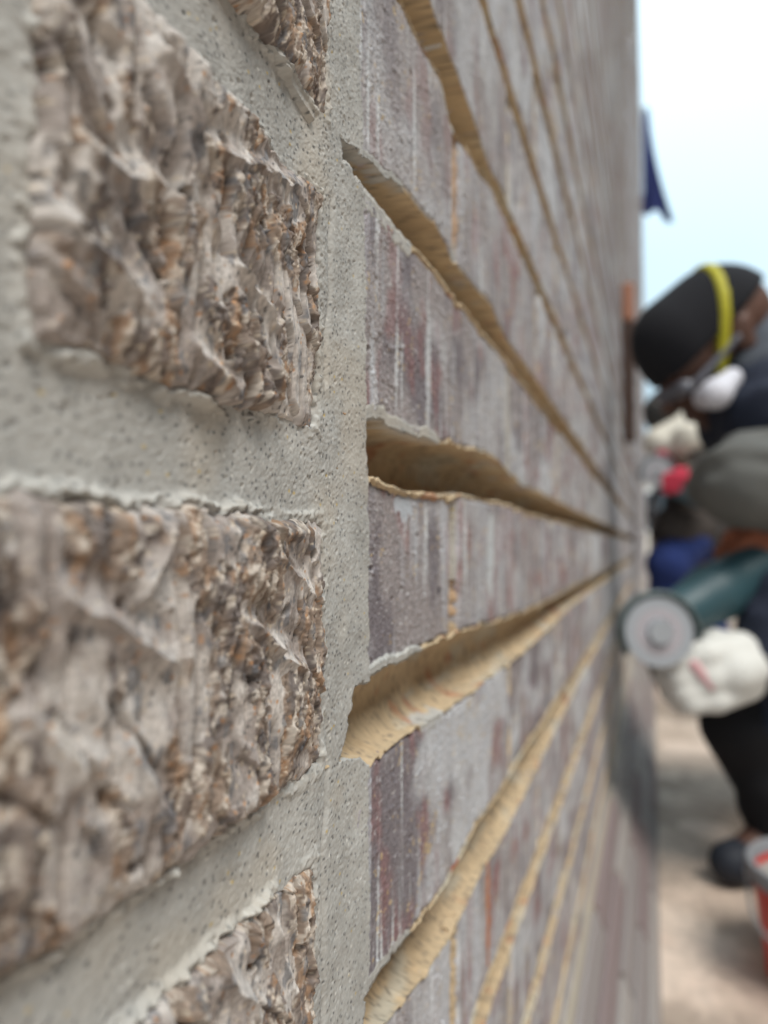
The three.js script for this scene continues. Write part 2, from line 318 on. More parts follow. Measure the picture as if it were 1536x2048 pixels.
// ------------------------------------------------------------------ rough brick pier
const pier = thing('brick_pier', 'pier of rough torn brown bricks with flush speckled grey mortar', 'pier');
const RIDGES = [];                                        // crease lines pulled up by the cutting wire, s/v in mm
for (const [a, b, w, A] of [[[75, 400], [270, 612], 1.5, 2.2], [[312, 95], [375, 270], 1.1, 2.4], [[375, 270], [432, 480], 0.9, 1.6], [[470, 535], [556, 662], 0.9, 2.0], [[420, 300], [600, 372], 0.8, 1.2],
  [[380, 690], [470, 800], 1.1, 1.8], [[180, 330], [330, 380], 1.4, 1.6], [[490, 1245], [612, 1342], 0.9, 2.0], [[100, 1195], [330, 1330], 1.6, 2.2], [[330, 1060], [270, 1200], 1.2, 1.8], [[20, 1400], [140, 1560], 2.0, 2.4],
  [[400, 1250], [440, 1500], 1.1, 1.6], [[560, 1120], [640, 1190], 0.8, 1.2], [[230, 1480], [300, 1640], 1.5, 2.0], [[560, 1860], [600, 2040], 0.8, 1.6], [[430, 1940], [520, 2040], 0.9, 1.4]]) {
  const un = ([px, py]) => { const p = P(px, py, 1).sub(camera.position), t = (0.003 - D) / p.x; return [-p.z * t * 1000, p.y * t * 1000]; };
  RIDGES.push([...un(a), ...un(b), w, A]);
}
function creases(s, v) {
  let h = 0, m = 0;
  for (const [x0, y0, x1, y1, w, A] of RIDGES) {
    const dx = x1 - x0, dy = y1 - y0, L2 = dx * dx + dy * dy, t = ((s - x0) * dx + (v - y0) * dy) / L2; if (t < -0.15 || t > 1.15) continue;
    const q = ((s - x0) * dy - (v - y0) * dx) / Math.sqrt(L2) + 0.7 * vn(s / 4, v / 4, 901); if (Math.abs(q) > 9) continue;
    const f = ss(-0.15, 0.1, t) * ss(1.15, 0.9, t);
    h += f * A * (q < 0 ? Math.exp(q / (w * 2.8)) : Math.exp(-q / w)) - f * 1.5 * Math.exp(-(((q + 4.5) / 3) ** 2));
    m = Math.max(m, f * ss(7, 2.5, Math.abs(q + 2)));
  }
  return [h, m];
}
function billow(x, y, s, o) { let v = 0, a = 0.5; for (let i = 0; i < o; i++) { v += a * (Math.abs(vn(x, y, s + i * 19)) * 2 - 0.7); const q = x * 1.7 - y * 0.9; y = x * 0.9 + y * 1.7; x = q; a *= 0.52; } return v; }
function roughHeight(s, v, z) {
  const wx = 3.2 * fbm(s / 11, v / 11, z, 2), wy = 3.2 * fbm(s / 11 + 5, v / 11 + 8, z + 2, 2), S = s + wx, V = v + wy;
  let h = 2.3 * fbm(S / 10, V / 17, z + 4, 3);
  const q = (S * 0.78 + V * 0.62) / 11 + 0.9 * fbm(s / 24, v / 24, z + 6, 2), fr = q - Math.floor(q), m1 = ss(-0.05, 0.25, fbm(s / 15, v / 15, z + 8, 2));
  h += m1 * 2.2 * (1 - fr - 0.5) * ss(0, 0.05, fr);
  const [crease, skin] = creases(s, v), rough = ss(0.2, -0.1, fbm(S / 6, V / 13, z + 10, 3) + 0.14 * m1 + 0.3 * skin);
  h += (0.25 + 0.75 * rough) * 1.1 * ridge(s / 3.6 + 0.12 * wx, v / 60, z + 12, 3);
  const gr = worley(s / 0.8, v / 0.85, z + 16), gb = worley(s / 1.9, v / 2.3, z + 17);
  h += rough * (0.7 * billow(s / 3.4, V / 8, z + 14, 4) + 0.3 + 0.5 * gr[1] * sat(1 - gr[0] * 1.6) + (gb[1] > 0.5 ? 0.9 * sat(1 - gb[0] * 1.9) : 0) + 1.3 * fbm(s / 1.6, v / 4, z + 19, 4)) + (1 - rough) * 0.4 * fbm(s / 2.4, v / 5, z + 15, 4);
  h += 0.34 * fbm(s / 0.7, v / 0.75, z + 18, 2) * (0.25 + rough);
  const cs = s / 4.1 + 0.16 * vn(v / 40, 0.3, z + 21) + 0.12 * vn(s / 15, v / 60, z + 22), ci = Math.floor(cs), cf = cs - ci, cw = 0.3 + 0.3 * hash(ci, 4, z);   // straight comb marks
  h -= (0.9 + 2.6 * hash(ci, 3, z)) * ss(0, 0.06, cf) * ss(cw + 0.1, cw, cf) * ss(-0.06, 0.1, vn(v / 15, ci * 7.7, z + 23) + 0.22) * (1 - 0.7 * skin);
  const w3 = worley(s / 11, v / 11, z + 20); if (w3[1] > 0.6) h -= 5 * ss(0.14, 0.05, w3[0]);
  h = h * (1 - 0.35 * skin) + 1.35 * crease;
  return [h, rough];
}
function roughColor(s, v, rough, z) {
  const c = mixc([0.31, 0.265, 0.24], [0.50, 0.455, 0.42], ss(-0.3, 0.3, fbm(s / 7, v / 7, z + 60, 3)));     // pale dusted skin
  const torn = mixc([0.22, 0.16, 0.12], [0.125, 0.1, 0.09], ss(-0.25, 0.3, fbm(s / 5, v / 8, z + 61, 3)));     // torn clay
  mixc(torn, [0.34, 0.2, 0.11], 0.7 * ss(0.14, 0.4, fbm(s / 3, v / 5, z + 62, 3)));
  mixc(torn, [0.52, 0.455, 0.39], 0.85 * ss(0.04, 0.3, fbm(s / 1.8, v / 2.6, z + 63, 3)));
  mixc(c, torn, 0.9 * ss(0.3, 0.62, rough + 0.5 * fbm(s / 2.0, v / 3.4, z + 64, 3)));
  mixc(c, [0.13, 0.135, 0.15], 0.7 * ss(0.27, 0.45, fbm(s / 2.6, v / 4, z + 65, 4)));
  const w = worley(s / 1.2, v / 1.2, z + 66);
  if (w[1] > 0.82) mixc(c, w[1] > 0.94 ? [0.56, 0.47, 0.37] : w[1] > 0.87 ? [0.07, 0.065, 0.065] : [0.40, 0.21, 0.1], 0.8 * ss(0.42, 0.2, w[0] + 0.15 * vn(s, v, z)));
  const g = 1 + 0.26 * vn(s / 0.5, v / 0.5, z + 67); return [c[0] * g, c[1] * g, c[2] * g];
}
// outline of a rough brick, and its mesh
const PJ = k => 15.7 + PITCH * k, PHH = 9.9;              // pier joints
const pierBricks = [];
for (let k = -8; k <= 14; k++) {
  const lo = PJ(k) + PHH + (k === 0 ? 0.4 : 0), hi = PJ(k + 1) - PHH, odd = ((k % 2) + 2) % 2;
  const spans = odd ? [[-52, 158]] : [[70.5, 154.5], [-160, 50]];
  for (const [a, b] of spans) pierBricks.push({ k, a, b, lo, hi, z: 20000 + k * 57 + Math.round(a) });
}
const edgeOf = (B, s, v) => {                             // how far inside the brick, ragged
  const n = 1.5 * fbm(s / 7, v / 7, 301, 3) + 0.6 * vn(s / 1.6, v / 1.6, 303);
  return Math.min(s - B.a, B.b - s, v - B.lo, B.hi - v) + n;
};
for (const B of pierBricks) {
  const fine = B.lo < 175 && B.hi > -135 && B.b > 100;
  const sn = fine ? [...steps(Math.max(-160, B.a - 2), 52, () => 4).filter(s => s < 52), ...steps(Math.max(52, B.a - 2), B.b + 2, s => (s < 92 ? 0.4 : s < 116 ? 0.26 : 0.17))] : steps(B.a - 2, B.b + 2, () => 4);
  const vv = steps(B.lo - 2, B.hi + 2, () => (fine ? 0.25 : 3));
  const nu = sn.length + 2, nv = vv.length + 2;
  add(pier, 'brick', sheet(nu, nv, (i, j, o) => {
    const sk = i === 0 || j === 0 || i === nu - 1 || j === nv - 1, s = sn[Math.min(sn.length - 1, Math.max(0, i - 1))], v = vv[Math.min(vv.length - 1, Math.max(0, j - 1))];
    const [h, rough] = roughHeight(s, v, B.z), e = edgeOf(B, s, v), right = ss(40, 4, B.b - s);
    const H0 = lerp(3.4, 1.6, right);
    W(o, s, v, sk ? -14 : H0 + h * lerp(1, 0.7, right) * ss(-0.5, 3, e) - 7 * ss(1.1, -1.2, e) - 1.2 * ss(4, 0.5, e));
    const c = roughColor(s + 0.8 * h, v - 0.35 * h, rough, B.z); o[3] = c[0]; o[4] = c[1]; o[5] = c[2];
  }), vmat);
}
{ // the flush grey mortar between and beside them
  const holes = (s, v) => { for (let k = -2; k <= 2; k++) if (s > startOf[k](v) && v < lip(k, 0, s) && v > lip(k, 1, s)) return 1; return 0; };
  const inside = (s, v) => { let m = -99; for (const B of pierBricks) { if (s < B.a - 9 || s > B.b + 9 || v < B.lo - 9 || v > B.hi + 9) continue; const e = edgeOf(B, s, v); if (e > m) m = e; } return m; };
  const mortar = (s0, s1, v0, v1, ds, dv, fineFlag) => {
    const S = steps(s0, s1, s => (fineFlag && s > 118 ? ds * 0.6 : ds)), V = steps(v0, v1, () => dv), E = new Float32Array(S.length * V.length), Hh = new Float32Array(S.length * V.length);
    return sheet(S.length, V.length, (i, j, o) => {
      const s = S[i], v = V[j], e = inside(s, v), z = 600; E[j * S.length + i] = e;
      let h = lerp(-0.4, 0.9, ss(140, 156, s)) + greyBump(s, v, z);
      const rim = Math.exp(-(((e + 0.6) / 1.3) ** 2)) * ss(-0.15, 0.35, fbm(s / 9, v / 5, z + 30, 3) + (Math.abs(v - 5.8) < 4 || Math.abs(v + 52) < 3.5 || Math.abs(v + 72.5) < 3.5 ? 0.35 : 0));
      const cl = worley(s / 1.8, v / 1.8, z + 33), crumb = sat(1 - cl[0] * cl[0] * 2.5);
      h += rim * lerp(1, 0.25, ss(118, 142, s)) * lerp(0.35, 1, ss(70, 76, s)) * (1.5 + 1.2 * crumb * cl[1]);
      if (e > -1.5) h += 1.5 * ss(0.1, 0.5, fbm(s / 6, v / 6, z + 35, 3)) * (0.5 + 0.5 * crumb) * lerp(1, 0.5, ss(120, 145, s));
      // a second, later skim along the joint above
      const up = v - table([[110, 113], [126, 107], [141, 104], [150, 101]], s) - 1.2 * fbm(s / 4, 2, z + 44, 2); if (v > 96 && v < 118 && s < 150) h += 1.3 * ss(-3.2, -2.6, up) * ss(0.6, -0.4, up) + 0.9 * ss(-0.8, 0, up) * ss(6, 2, up);
      h -= 0.7 * Math.exp(-(((s - 160 - 1.5 * vn(v / 12, 1, 88)) / 1.1) ** 2)) * ss(-0.1, 0.3, vn(v / 26, 4, 89));   // trowel line where strip meets joint
      h -= 6 * ss(0.8, 3.5, e);
      if (fineFlag) { const d = s - stripEdge(v); h -= 2.5 * ss(-0.9, 0.7, d) + 4 * ss(0.4, 1.6, d); if (holes(s, v)) h = -28; } else h -= 4 * ss(-1, 1, s - 186);
      W(o, s, v, h); Hh[j * S.length + i] = h;
      const c = greyMortar(s, v, z); mixc(c, [0.5, 0.475, 0.43], 0.55 * rim * (0.5 + crumb * 0.5)); o[3] = c[0]; o[4] = c[1]; o[5] = c[2];
    }, (i, j) => { const q = j * S.length + i; return E[q] < 4 && Hh[q] > -31; });
  };
  add(pier, 'mortar', mortar(50, 193, -126, 168, 0.5, 0.3, true), vmat);
  const rest = mergeGeometries([mortar(-160, 50, -580, 1150, 5, 4, false), mortar(50, 190, -580, -126, 3, 3, false), mortar(50, 190, 168, 1150, 3, 3, false)]);
  add(pier, 'outer_mortar', rest, vmat);
  const g = new THREE.BoxGeometry(0.2, 7.2, 0.32); g.translate(-0.112, 3.6, 0); add(pier, 'core', g, M([0.36, 0.34, 0.3]));
}

// ------------------------------------------------------------------ battered plinth, ground
const plinth = thing('wall_plinth', 'sloping footing of narrow dusty brick courses along the wall base', 'plinth');
for (let r = 0; r < 5; r++) for (let n = 0; n < 27; n++) {
  const a = 0.3 + n * 0.39 + (r % 2) * 0.19, g = new RoundedBoxGeometry(0.026, 0.03, 0.375, 1, 0.003); const y = 0.015 + r * 0.034, x = 0.062 - r * 0.0145;
  const m = add(plinth, 'brick', g, [M([0.25, 0.22, 0.21]), M([0.31, 0.28, 0.26]), M([0.22, 0.17, 0.165])][(r * 7 + n * 5) % 3]); m.position.set(x, y, -a); m.rotation.z = 0.35;
}
{ const sh = new THREE.Shape([[-0.02, 0], [0.064, 0], [0.002, 0.176], [-0.02, 0.176]].map(p => new THREE.Vector2(...p))); const g = new THREE.ExtrudeGeometry(sh, { depth: 10.8, bevelEnabled: false }); g.translate(0, 0, -10.9); add(plinth, 'mortar', g, M([0.38, 0.33, 0.26])); }

function groundTexture() {
  const n = 1024, d = new Uint8Array(n * n * 4), sr = x => Math.round(255 * sat(x <= 0.0031308 ? x * 12.92 : 1.055 * x ** (1 / 2.4) - 0.055));
  for (let j = 0; j < n; j++) for (let i = 0; i < n; i++) {
    const x = i / n * 8 - 4, y = j / n * 8, o = (j * n + i) * 4;                      // 8 m square from behind the camera onwards
    const c = mixc([0.62, 0.49, 0.40], [0.45, 0.36, 0.29], ss(-0.3, 0.3, fbm(x * 2.1, y * 2.1, 700, 4)));
    mixc(c, [0.27, 0.215, 0.17], 0.8 * ss(0.02, 0.25, fbm(x * 1.7 + 8, y * 1.7 + 2, 705, 5)));      // trodden earth in patches
    mixc(c, [0.64, 0.53, 0.44], 0.5 * ss(0.2, 0.4, fbm(x * 9 + 3, y * 9, 720, 4)));                  // spilt mortar dust
    const g = 1 + 0.2 * vn(x * 120, y * 120, 730); d[o] = sr(c[0] * g); d[o + 1] = sr(c[1] * g); d[o + 2] = sr(c[2] * g); d[o + 3] = 255;
  }
  const t = new THREE.DataTexture(d, n, n); t.colorSpace = THREE.SRGBColorSpace; t.magFilter = THREE.LinearFilter; t.minFilter = THREE.LinearMipmapLinearFilter; t.generateMipmaps = true; t.needsUpdate = true; return t;
}
{
  const g = new THREE.PlaneGeometry(300, 300, 1, 1).rotateX(-Math.PI / 2); g.translate(0, -0.006, -60); add(scene, 'ground', g, M([0.63, 0.51, 0.42])).userData.kind = 'structure';
  const y = new THREE.PlaneGeometry(8, 8, 160, 160).rotateX(-Math.PI / 2); y.translate(0, 0, -3.5);
  const p = y.attributes.position, uv = y.attributes.uv;
  for (let i = 0; i < p.count; i++) { p.setY(i, 0.012 * fbm(p.getX(i) * 6, p.getZ(i) * 6, 740, 4) - 0.002); uv.setXY(i, (p.getX(i) + 4) / 8, (0.5 - p.getZ(i)) / 8); }
  y.computeVertexNormals();
  const m = add(scene, 'yard_soil', y, new THREE.MeshStandardMaterial({ map: groundTexture(), roughness: 1 })); m.userData.kind = 'structure';
}

// ------------------------------------------------------------------ figures: joined tapered limbs meshed on a grid
const smin = (a, b, k) => { const h = Math.max(k - Math.abs(a - b), 0) / k; return Math.min(a, b) - h * h * k * 0.25; };
function cone(a, b, ra, rb) {
  const ab = b.clone().sub(a), L2 = ab.lengthSq() || 1e-9;
  return { f: p => { const x = p.x - a.x, y = p.y - a.y, zz = p.z - a.z, t = sat((x * ab.x + y * ab.y + zz * ab.z) / L2); return Math.hypot(x - ab.x * t, y - ab.y * t, zz - ab.z * t) - lerp(ra, rb, t); }, pts: [[a, ra], [b, rb]] };
}
function blob(list, k = 0.03) { return { f: p => { let d = 9; for (const c of list) d = smin(d, c.f(p), k); return d; }, pts: list.flatMap(c => c.pts) }; }
function net(shape, cell, pad = 0.02) {
  const lo = new THREE.Vector3(1e9, 1e9, 1e9), hi = lo.clone().negate();
  for (const [p, r] of shape.pts) { lo.min(p.clone().subScalar(r + pad)); hi.max(p.clone().addScalar(r + pad)); }
  const nx = Math.ceil((hi.x - lo.x) / cell) + 1, ny = Math.ceil((hi.y - lo.y) / cell) + 1, nz = Math.ceil((hi.z - lo.z) / cell) + 1;
  const val = new Float32Array(nx * ny * nz), id = new Int32Array(nx * ny * nz).fill(-1), p = new THREE.Vector3(), pos = [], idx = [];
  const at = (i, j, k) => (k * ny + j) * nx + i;
  for (let k = 0; k < nz; k++) for (let j = 0; j < ny; j++) for (let i = 0; i < nx; i++) val[at(i, j, k)] = shape.f(p.set(lo.x + i * cell, lo.y + j * cell, lo.z + k * cell));
  const E = [[0, 1], [0, 2], [0, 4], [1, 3], [1, 5], [2, 3], [2, 6], [3, 7], [4, 5], [4, 6], [5, 7], [6, 7]];
  for (let k = 0; k < nz - 1; k++) for (let j = 0; j < ny - 1; j++) for (let i = 0; i < nx - 1; i++) {
    const v = []; let m = 0; for (let c = 0; c < 8; c++) { v[c] = val[at(i + (c & 1), j + ((c >> 1) & 1), k + (c >> 2))]; if (v[c] < 0) m++; }
    if (m === 0 || m === 8) continue; let x = 0, y = 0, q = 0, n = 0;
    for (const [a, b] of E) if ((v[a] < 0) !== (v[b] < 0)) { const t = v[a] / (v[a] - v[b]); x += lerp(a & 1, b & 1, t); y += lerp((a >> 1) & 1, (b >> 1) & 1, t); q += lerp(a >> 2, b >> 2, t); n++; }
    id[at(i, j, k)] = pos.length / 3; pos.push(lo.x + (i + x / n) * cell, lo.y + (j + y / n) * cell, lo.z + (k + q / n) * cell);
  }
  const quad = (a, b, c, d, flip) => { if (a < 0 || b < 0 || c < 0 || d < 0) return; flip ? idx.push(a, c, b, a, d, c) : idx.push(a, b, c, a, c, d); };
  for (let k = 1; k < nz - 1; k++) for (let j = 1; j < ny - 1; j++) for (let i = 1; i < nx - 1; i++) {
    const a = val[at(i, j, k)] < 0;
    if (a !== val[at(i + 1, j, k)] < 0) quad(id[at(i, j - 1, k - 1)], id[at(i, j, k - 1)], id[at(i, j, k)], id[at(i, j - 1, k)], !a);
    if (a !== val[at(i, j + 1, k)] < 0) quad(id[at(i - 1, j, k - 1)], id[at(i - 1, j, k)], id[at(i, j, k)], id[at(i, j, k - 1)], !a);
    if (a !== val[at(i, j, k + 1)] < 0) quad(id[at(i - 1, j - 1, k)], id[at(i, j - 1, k)], id[at(i, j, k)], id[at(i - 1, j, k)], !a);
  }
  const g = new THREE.BufferGeometry(); g.setAttribute('position', new THREE.Float32BufferAttribute(pos, 3)); g.setIndex(idx); g.computeVertexNormals(); return g;
}
const cam = { r: new THREE.Vector3(1, 0, 0).applyMatrix4(rot), u: new THREE.Vector3(0, 1, 0).applyMatrix4(rot), b: new THREE.Vector3(0, 0, 1).applyMatrix4(rot) };
const along = (o, ...tv) => { const p = o.clone(); for (let i = 0; i < tv.length; i += 2) p.addScaledVector(tv[i + 1], tv[i]); return p; };
// head seen from its side: c at the ear hole's middle of the skull, f towards the face, u towards the crown, w towards one ear
function headShape(c, f, u, w, sc = 1) {
  const at = (x, y, zz) => along(c, x * sc, f, y * sc, u, zz * sc, w), r = x => x * sc;
  const skull = blob([cone(at(-0.035, 0.04, 0), at(0.05, 0.045, 0), r(0.078), r(0.07)), cone(at(0.06, 0, 0), at(0.07, -0.03, 0), r(0.06), r(0.052))], 0.03);
  const face = [cone(at(0.07, -0.05, 0), at(0.088, -0.088, 0), r(0.045), r(0.026)), cone(at(0.03, -0.06, 0.04), at(0.085, -0.095, 0.012), r(0.022), r(0.018)), cone(at(0.03, -0.06, -0.04), at(0.085, -0.095, -0.012), r(0.022), r(0.018)),
    cone(at(0.118, 0.01, 0), at(0.14, -0.032, 0), r(0.010), r(0.014)), cone(at(0.116, 0.022, 0.035), at(0.116, 0.022, -0.035), r(0.012), r(0.012)), cone(at(0.113, -0.066, 0.018), at(0.113, -0.066, -0.018), r(0.010), r(0.010))];
  const ears = [1, -1].flatMap(q => [cone(at(-0.012, 0.022, 0.078 * q), at(-0.006, -0.02, 0.074 * q), r(0.014), r(0.010)), cone(at(0.006, 0.018, 0.074 * q), at(0.006, -0.012, 0.072 * q), r(0.008), r(0.007))]);
  return { skull, all: blob([skull, ...face, ...ears], 0.014), at };
}
const cut = (a, b) => ({ f: p => Math.max(a.f(p), b(p)), pts: a.pts });
const grown = (a, r) => ({ f: p => a.f(p) - r, pts: a.pts.map(([p, q]) => [p, q + r]) });
const cloth = (a, amp, z) => ({ f: p => a.f(p) - amp * fbm(p.x * 14 + p.y * 9, p.y * 22 - p.z * 17, z, 2), pts: a.pts.map(([p, q]) => [p, q + amp]) });

// gloved or bare hand: palm from wrist to knuckles, four fingers curled round an axis, a thumb closing on them
function hand(wrist, dir, curl, across, sc, open = 0.75) {
  const at = (x, y, zz) => along(wrist, x * sc, dir, y * sc, curl, zz * sc, across), r = x => x * sc, l = [];
  l.push(cone(at(0.0, 0, 0), at(0.05, 0, 0), r(0.027), r(0.03)), cone(at(0.03, 0, 0.026), at(0.085, 0.004, 0.03), r(0.017), r(0.014)), cone(at(0.03, 0, -0.026), at(0.08, 0.004, -0.032), r(0.017), r(0.014)), cone(at(0.04, 0, 0), at(0.088, 0.002, 0), r(0.02), r(0.015)));
  [[0.033, 0.043, 0.95], [0.011, 0.047, 1], [-0.011, 0.044, 0.96], [-0.033, 0.035, 0.85]].forEach(([zz, L, q]) => {
    let x = 0.088, y = 0.004, a = 0.45 * open; const pts = [at(x, y, zz)];
    for (const f of [1, 0.68, 0.55]) { x += Math.cos(a) * L * f; y += Math.sin(a) * L * f; a += 1.05 * open; pts.push(at(x, y, zz * q)); }
    for (let i = 0; i < 3; i++) l.push(cone(pts[i], pts[i + 1], r(0.0115 - i * 0.001), r(0.0105 - i * 0.001)));
  });
  const t = [at(0.03, 0.012, 0.028), at(0.062, 0.03, 0.044), at(0.09, 0.048, 0.03), at(0.105, 0.055, 0.012)];
  for (let i = 0; i < 3; i++) l.push(cone(t[i], t[i + 1], r(0.014 - i * 0.0015), r(0.0125 - i * 0.0015)));
  return blob(l, 0.008);
}
const WALLWARD = new THREE.Vector3(-1, 0, 0), UPV = new THREE.Vector3(0, 1, 0);

// angle grinder held with its disc square to the joint: tip towards the disc, tail towards the motor
function grinder(name, label, head, tail, discN, sc, body, accent) {
  const g = thing(name, label, 'grinder', 'angle grinders in use');
  const ax = tail.clone().sub(head), L = ax.length(); ax.normalize();
  const N = discN.clone().normalize(), side = new THREE.Vector3().crossVectors(N, ax).normalize();
  const at = (x, y, zz) => along(head, x * L, ax, y * sc, side, zz * sc, N);
  add(g, 'motor_housing', net(blob([cone(at(0.28, 0, -0.03), at(0.55, 0, -0.03), 0.038 * sc, 0.046 * sc), cone(at(0.55, 0, -0.03), at(0.98, 0, -0.03), 0.042 * sc, 0.046 * sc)], 0.02), 0.006), M(body, 0.5));
  add(g, 'gear_head', net(blob([cone(at(0.02, 0, -0.035), at(0.26, 0, -0.032), 0.032 * sc, 0.034 * sc), cone(at(0.0, 0, -0.04), at(0, 0, -0.005), 0.027 * sc, 0.022 * sc)], 0.015), 0.005), M([0.35, 0.37, 0.38], 0.45, { metalness: 0.4 }));
  const q = new THREE.Quaternion().setFromUnitVectors(UPV, N);
  const disc = add(g, 'disc', new THREE.CylinderGeometry(0.052 * sc, 0.052 * sc, 0.003, 48), M([0.42, 0.44, 0.47], 0.4, { metalness: 0.4 })); disc.position.copy(at(0, 0, 0.012)); disc.quaternion.copy(q);
  const hub = add(disc, 'flange_nut', new THREE.CylinderGeometry(0.018 * sc, 0.02 * sc, 0.01, 24), M([0.5, 0.52, 0.55], 0.35, { metalness: 0.6 })); hub.position.y = 0.006;
  const ring = add(disc, 'label_ring', new THREE.RingGeometry(0.022 * sc, 0.036 * sc, 40).rotateX(-Math.PI / 2), M([0.36, 0.33, 0.35], 0.6)); ring.position.y = 0.0023;
  const ga = new THREE.LatheGeometry([[0.03, -0.006], [0.061, -0.006], [0.063, -0.004], [0.063, 0.008], [0.059, 0.009]].map(([x, y]) => new THREE.Vector2(x * sc, y)), 40, 0, Math.PI * 1.25);
  const guard = add(g, 'guard', ga, M(accent, 0.5, { metalness: 0.3, side: THREE.DoubleSide })); guard.position.copy(at(0, 0, 0.01)); guard.quaternion.copy(q); guard.rotateY(Math.PI * 0.55);
  add(g, 'side_handle', net(blob([cone(at(0.18, -0.03, -0.03), at(0.3, -0.14, -0.02), 0.013 * sc, 0.018 * sc)], 0.01), 0.005), M([0.03, 0.03, 0.035], 0.7));
  add(g, 'power_cord', new THREE.TubeGeometry(new THREE.CatmullRomCurve3([at(0.97, 0, -0.03), at(1.25, 0.05, -0.05), at(1.5, -0.1, 0.02), at(1.6, -0.4, 0.1)]), 24, 0.005, 8), M([0.02, 0.02, 0.02], 0.6));
  return g;
}

// ---- nearer worker, bent over the joint
const NAVY = [0.012, 0.017, 0.035], SKIN = [0.105, 0.05, 0.034];
{
  const t = thing('person', 'worker in navy jacket and black cap leaning over a grinder at the wall', 'person');
  const d = 1.24, ear = P(1486, 674, d), pxm = d / F;
  const f = along(new THREE.Vector3(), -0.80, cam.r, -0.60, cam.u).normalize(), u = along(new THREE.Vector3(), -0.60, cam.r, 0.80, cam.u).normalize(), w = cam.b.clone();
  const c = along(ear, -0.072 * 1.08, w), hs = headShape(c, f, u, w, 1.02);
  const neckB = P(1560, 800, d + 0.09), sh = P(1610, 880, d + 0.0), shF = P(1575, 830, d + 0.3), hip = P(1800, 1120, 1.5), knee = P(1488, 1440, 1.27), ankle = P(1556, 1690, 1.28), toe = P(1462, 1716, 1.25), kneeF = P(1530, 1420, 1.62), ankleF = P(1640, 1600, 1.62), toeF = P(1555, 1610, 1.6);
  for (const q of [ankle, ankleF]) q.y = 0.085; for (const q of [toe, toeF]) q.y = 0.04;
  const elbow = P(1492, 968, 1.16), wrist = P(1566, 1052, 1.22), elbow2 = P(1580, 1225, 1.18), wrist2 = P(1520, 1322, 1.16);
  const neck = cone(along(c, -0.03, f, -0.03, u), neckB, 0.055, 0.062);
  const body = blob([hs.all, neck, cone(neckB, hip, 0.11, 0.12), cone(sh, elbow, 0.045, 0.036), cone(elbow, wrist, 0.036, 0.026), cone(shF, elbow2, 0.045, 0.036), cone(elbow2, wrist2, 0.036, 0.026), cone(hip, knee, 0.07, 0.048), cone(knee, ankle, 0.045, 0.034), cone(hip, kneeF, 0.07, 0.048), cone(kneeF, ankleF, 0.045, 0.034), cone(ankle, toe, 0.035, 0.026), cone(ankleF, toeF, 0.035, 0.026)], 0.02);
  add(t, 'body', net(body, 0.008), M(SKIN, 0.6), 'dark brown skin');
  // black knitted cap: the skull above a line from brow to nape
  const capCut = p => { const x = (p.x - c.x) * f.x + (p.y - c.y) * f.y + (p.z - c.z) * f.z, y = (p.x - c.x) * u.x + (p.y - c.y) * u.y + (p.z - c.z) * u.z; return 0.036 - 0.2 * x - y; };
  add(t, 'cap', net(cut(grown(blob([hs.skull, cone(hs.at(-0.01, 0.055, 0), hs.at(0.055, 0.062, 0), 0.072, 0.062)], 0.03), 0.011), capCut), 0.006), M([0.006, 0.006, 0.009], 0.95));
  const bandAt = along(ear, -0.034, cam.r);
  const slab = p => Math.abs((p.x - bandAt.x) * cam.r.x + (p.y - bandAt.y) * cam.r.y + (p.z - bandAt.z) * cam.r.z + 0.05 * ((p.x - bandAt.x) * cam.u.x + (p.y - bandAt.y) * cam.u.y + (p.z - bandAt.z) * cam.u.z)) - 0.009;
  add(t, 'mask_strap', net(cut(grown(blob([hs.skull, cone(hs.at(-0.01, 0.055, 0), hs.at(0.055, 0.062, 0), 0.072, 0.062)], 0.03), 0.016), slab), 0.005), M([0.42, 0.38, 0.015], 0.6), 'yellow elastic strap');
  const k = hs.at;
  add(t, 'safety_glasses', net(blob([cone(k(0.01, 0.006, 0.084), k(0.1, -0.014, 0.07), 0.006, 0.007), cone(k(0.118, -0.012, 0.055), k(0.13, -0.012, 0.0), 0.015, 0.014), cone(k(0.13, -0.012, 0), k(0.118, -0.012, -0.055), 0.014, 0.015)], 0.01), 0.004), M([0.13, 0.13, 0.15], 0.3));
  const mk = P(1432, 788, d - 0.05), mk2 = P(1464, 756, d - 0.03);
  add(t, 'dust_mask', net(blob([cone(mk, mk2, 0.021, 0.017), cone(mk, along(mk, 0.06, cam.b, -1, new THREE.Vector3()).addScaledVector(cam.b, -0.1), 0.02, 0.02)], 0.02), 0.005), M([0.62, 0.61, 0.66], 0.8), 'white dust mask hanging at the chin');
  add(t, 'jacket', net(cloth(blob([cone(neckB, hip, 0.15, 0.17), cone(neckB, P(1560, 825, d - 0.02), 0.1, 0.085), cone(neckB, shF, 0.1, 0.085), cone(shF, elbow2, 0.07, 0.062), cone(elbow2, along(wrist2, 0.012, cam.r), 0.07, 0.052), cone(P(1545, 1440, 1.24), elbow2, 0.05, 0.06)], 0.04), 0.02, 801), 0.009), M(NAVY, 0.85));
  add(t, 'collar', net(cloth(blob([cone(P(1520, 650, d + 0.06), P(1560, 730, d + 0.02), 0.04, 0.07), cone(P(1490, 730, d + 0.02), P(1540, 800, d), 0.02, 0.05)], 0.03), 0.006, 803), 0.007), M([0.09, 0.1, 0.12], 0.9));
  add(t, 'sleeve', net(cloth(blob([cone(sh, elbow, 0.072, 0.066), cone(elbow, along(wrist, 0.03, cam.u), 0.066, 0.05)], 0.03), 0.034, 805), 0.008), M([0.12, 0.12, 0.112], 0.95), 'loose grey sleeve');
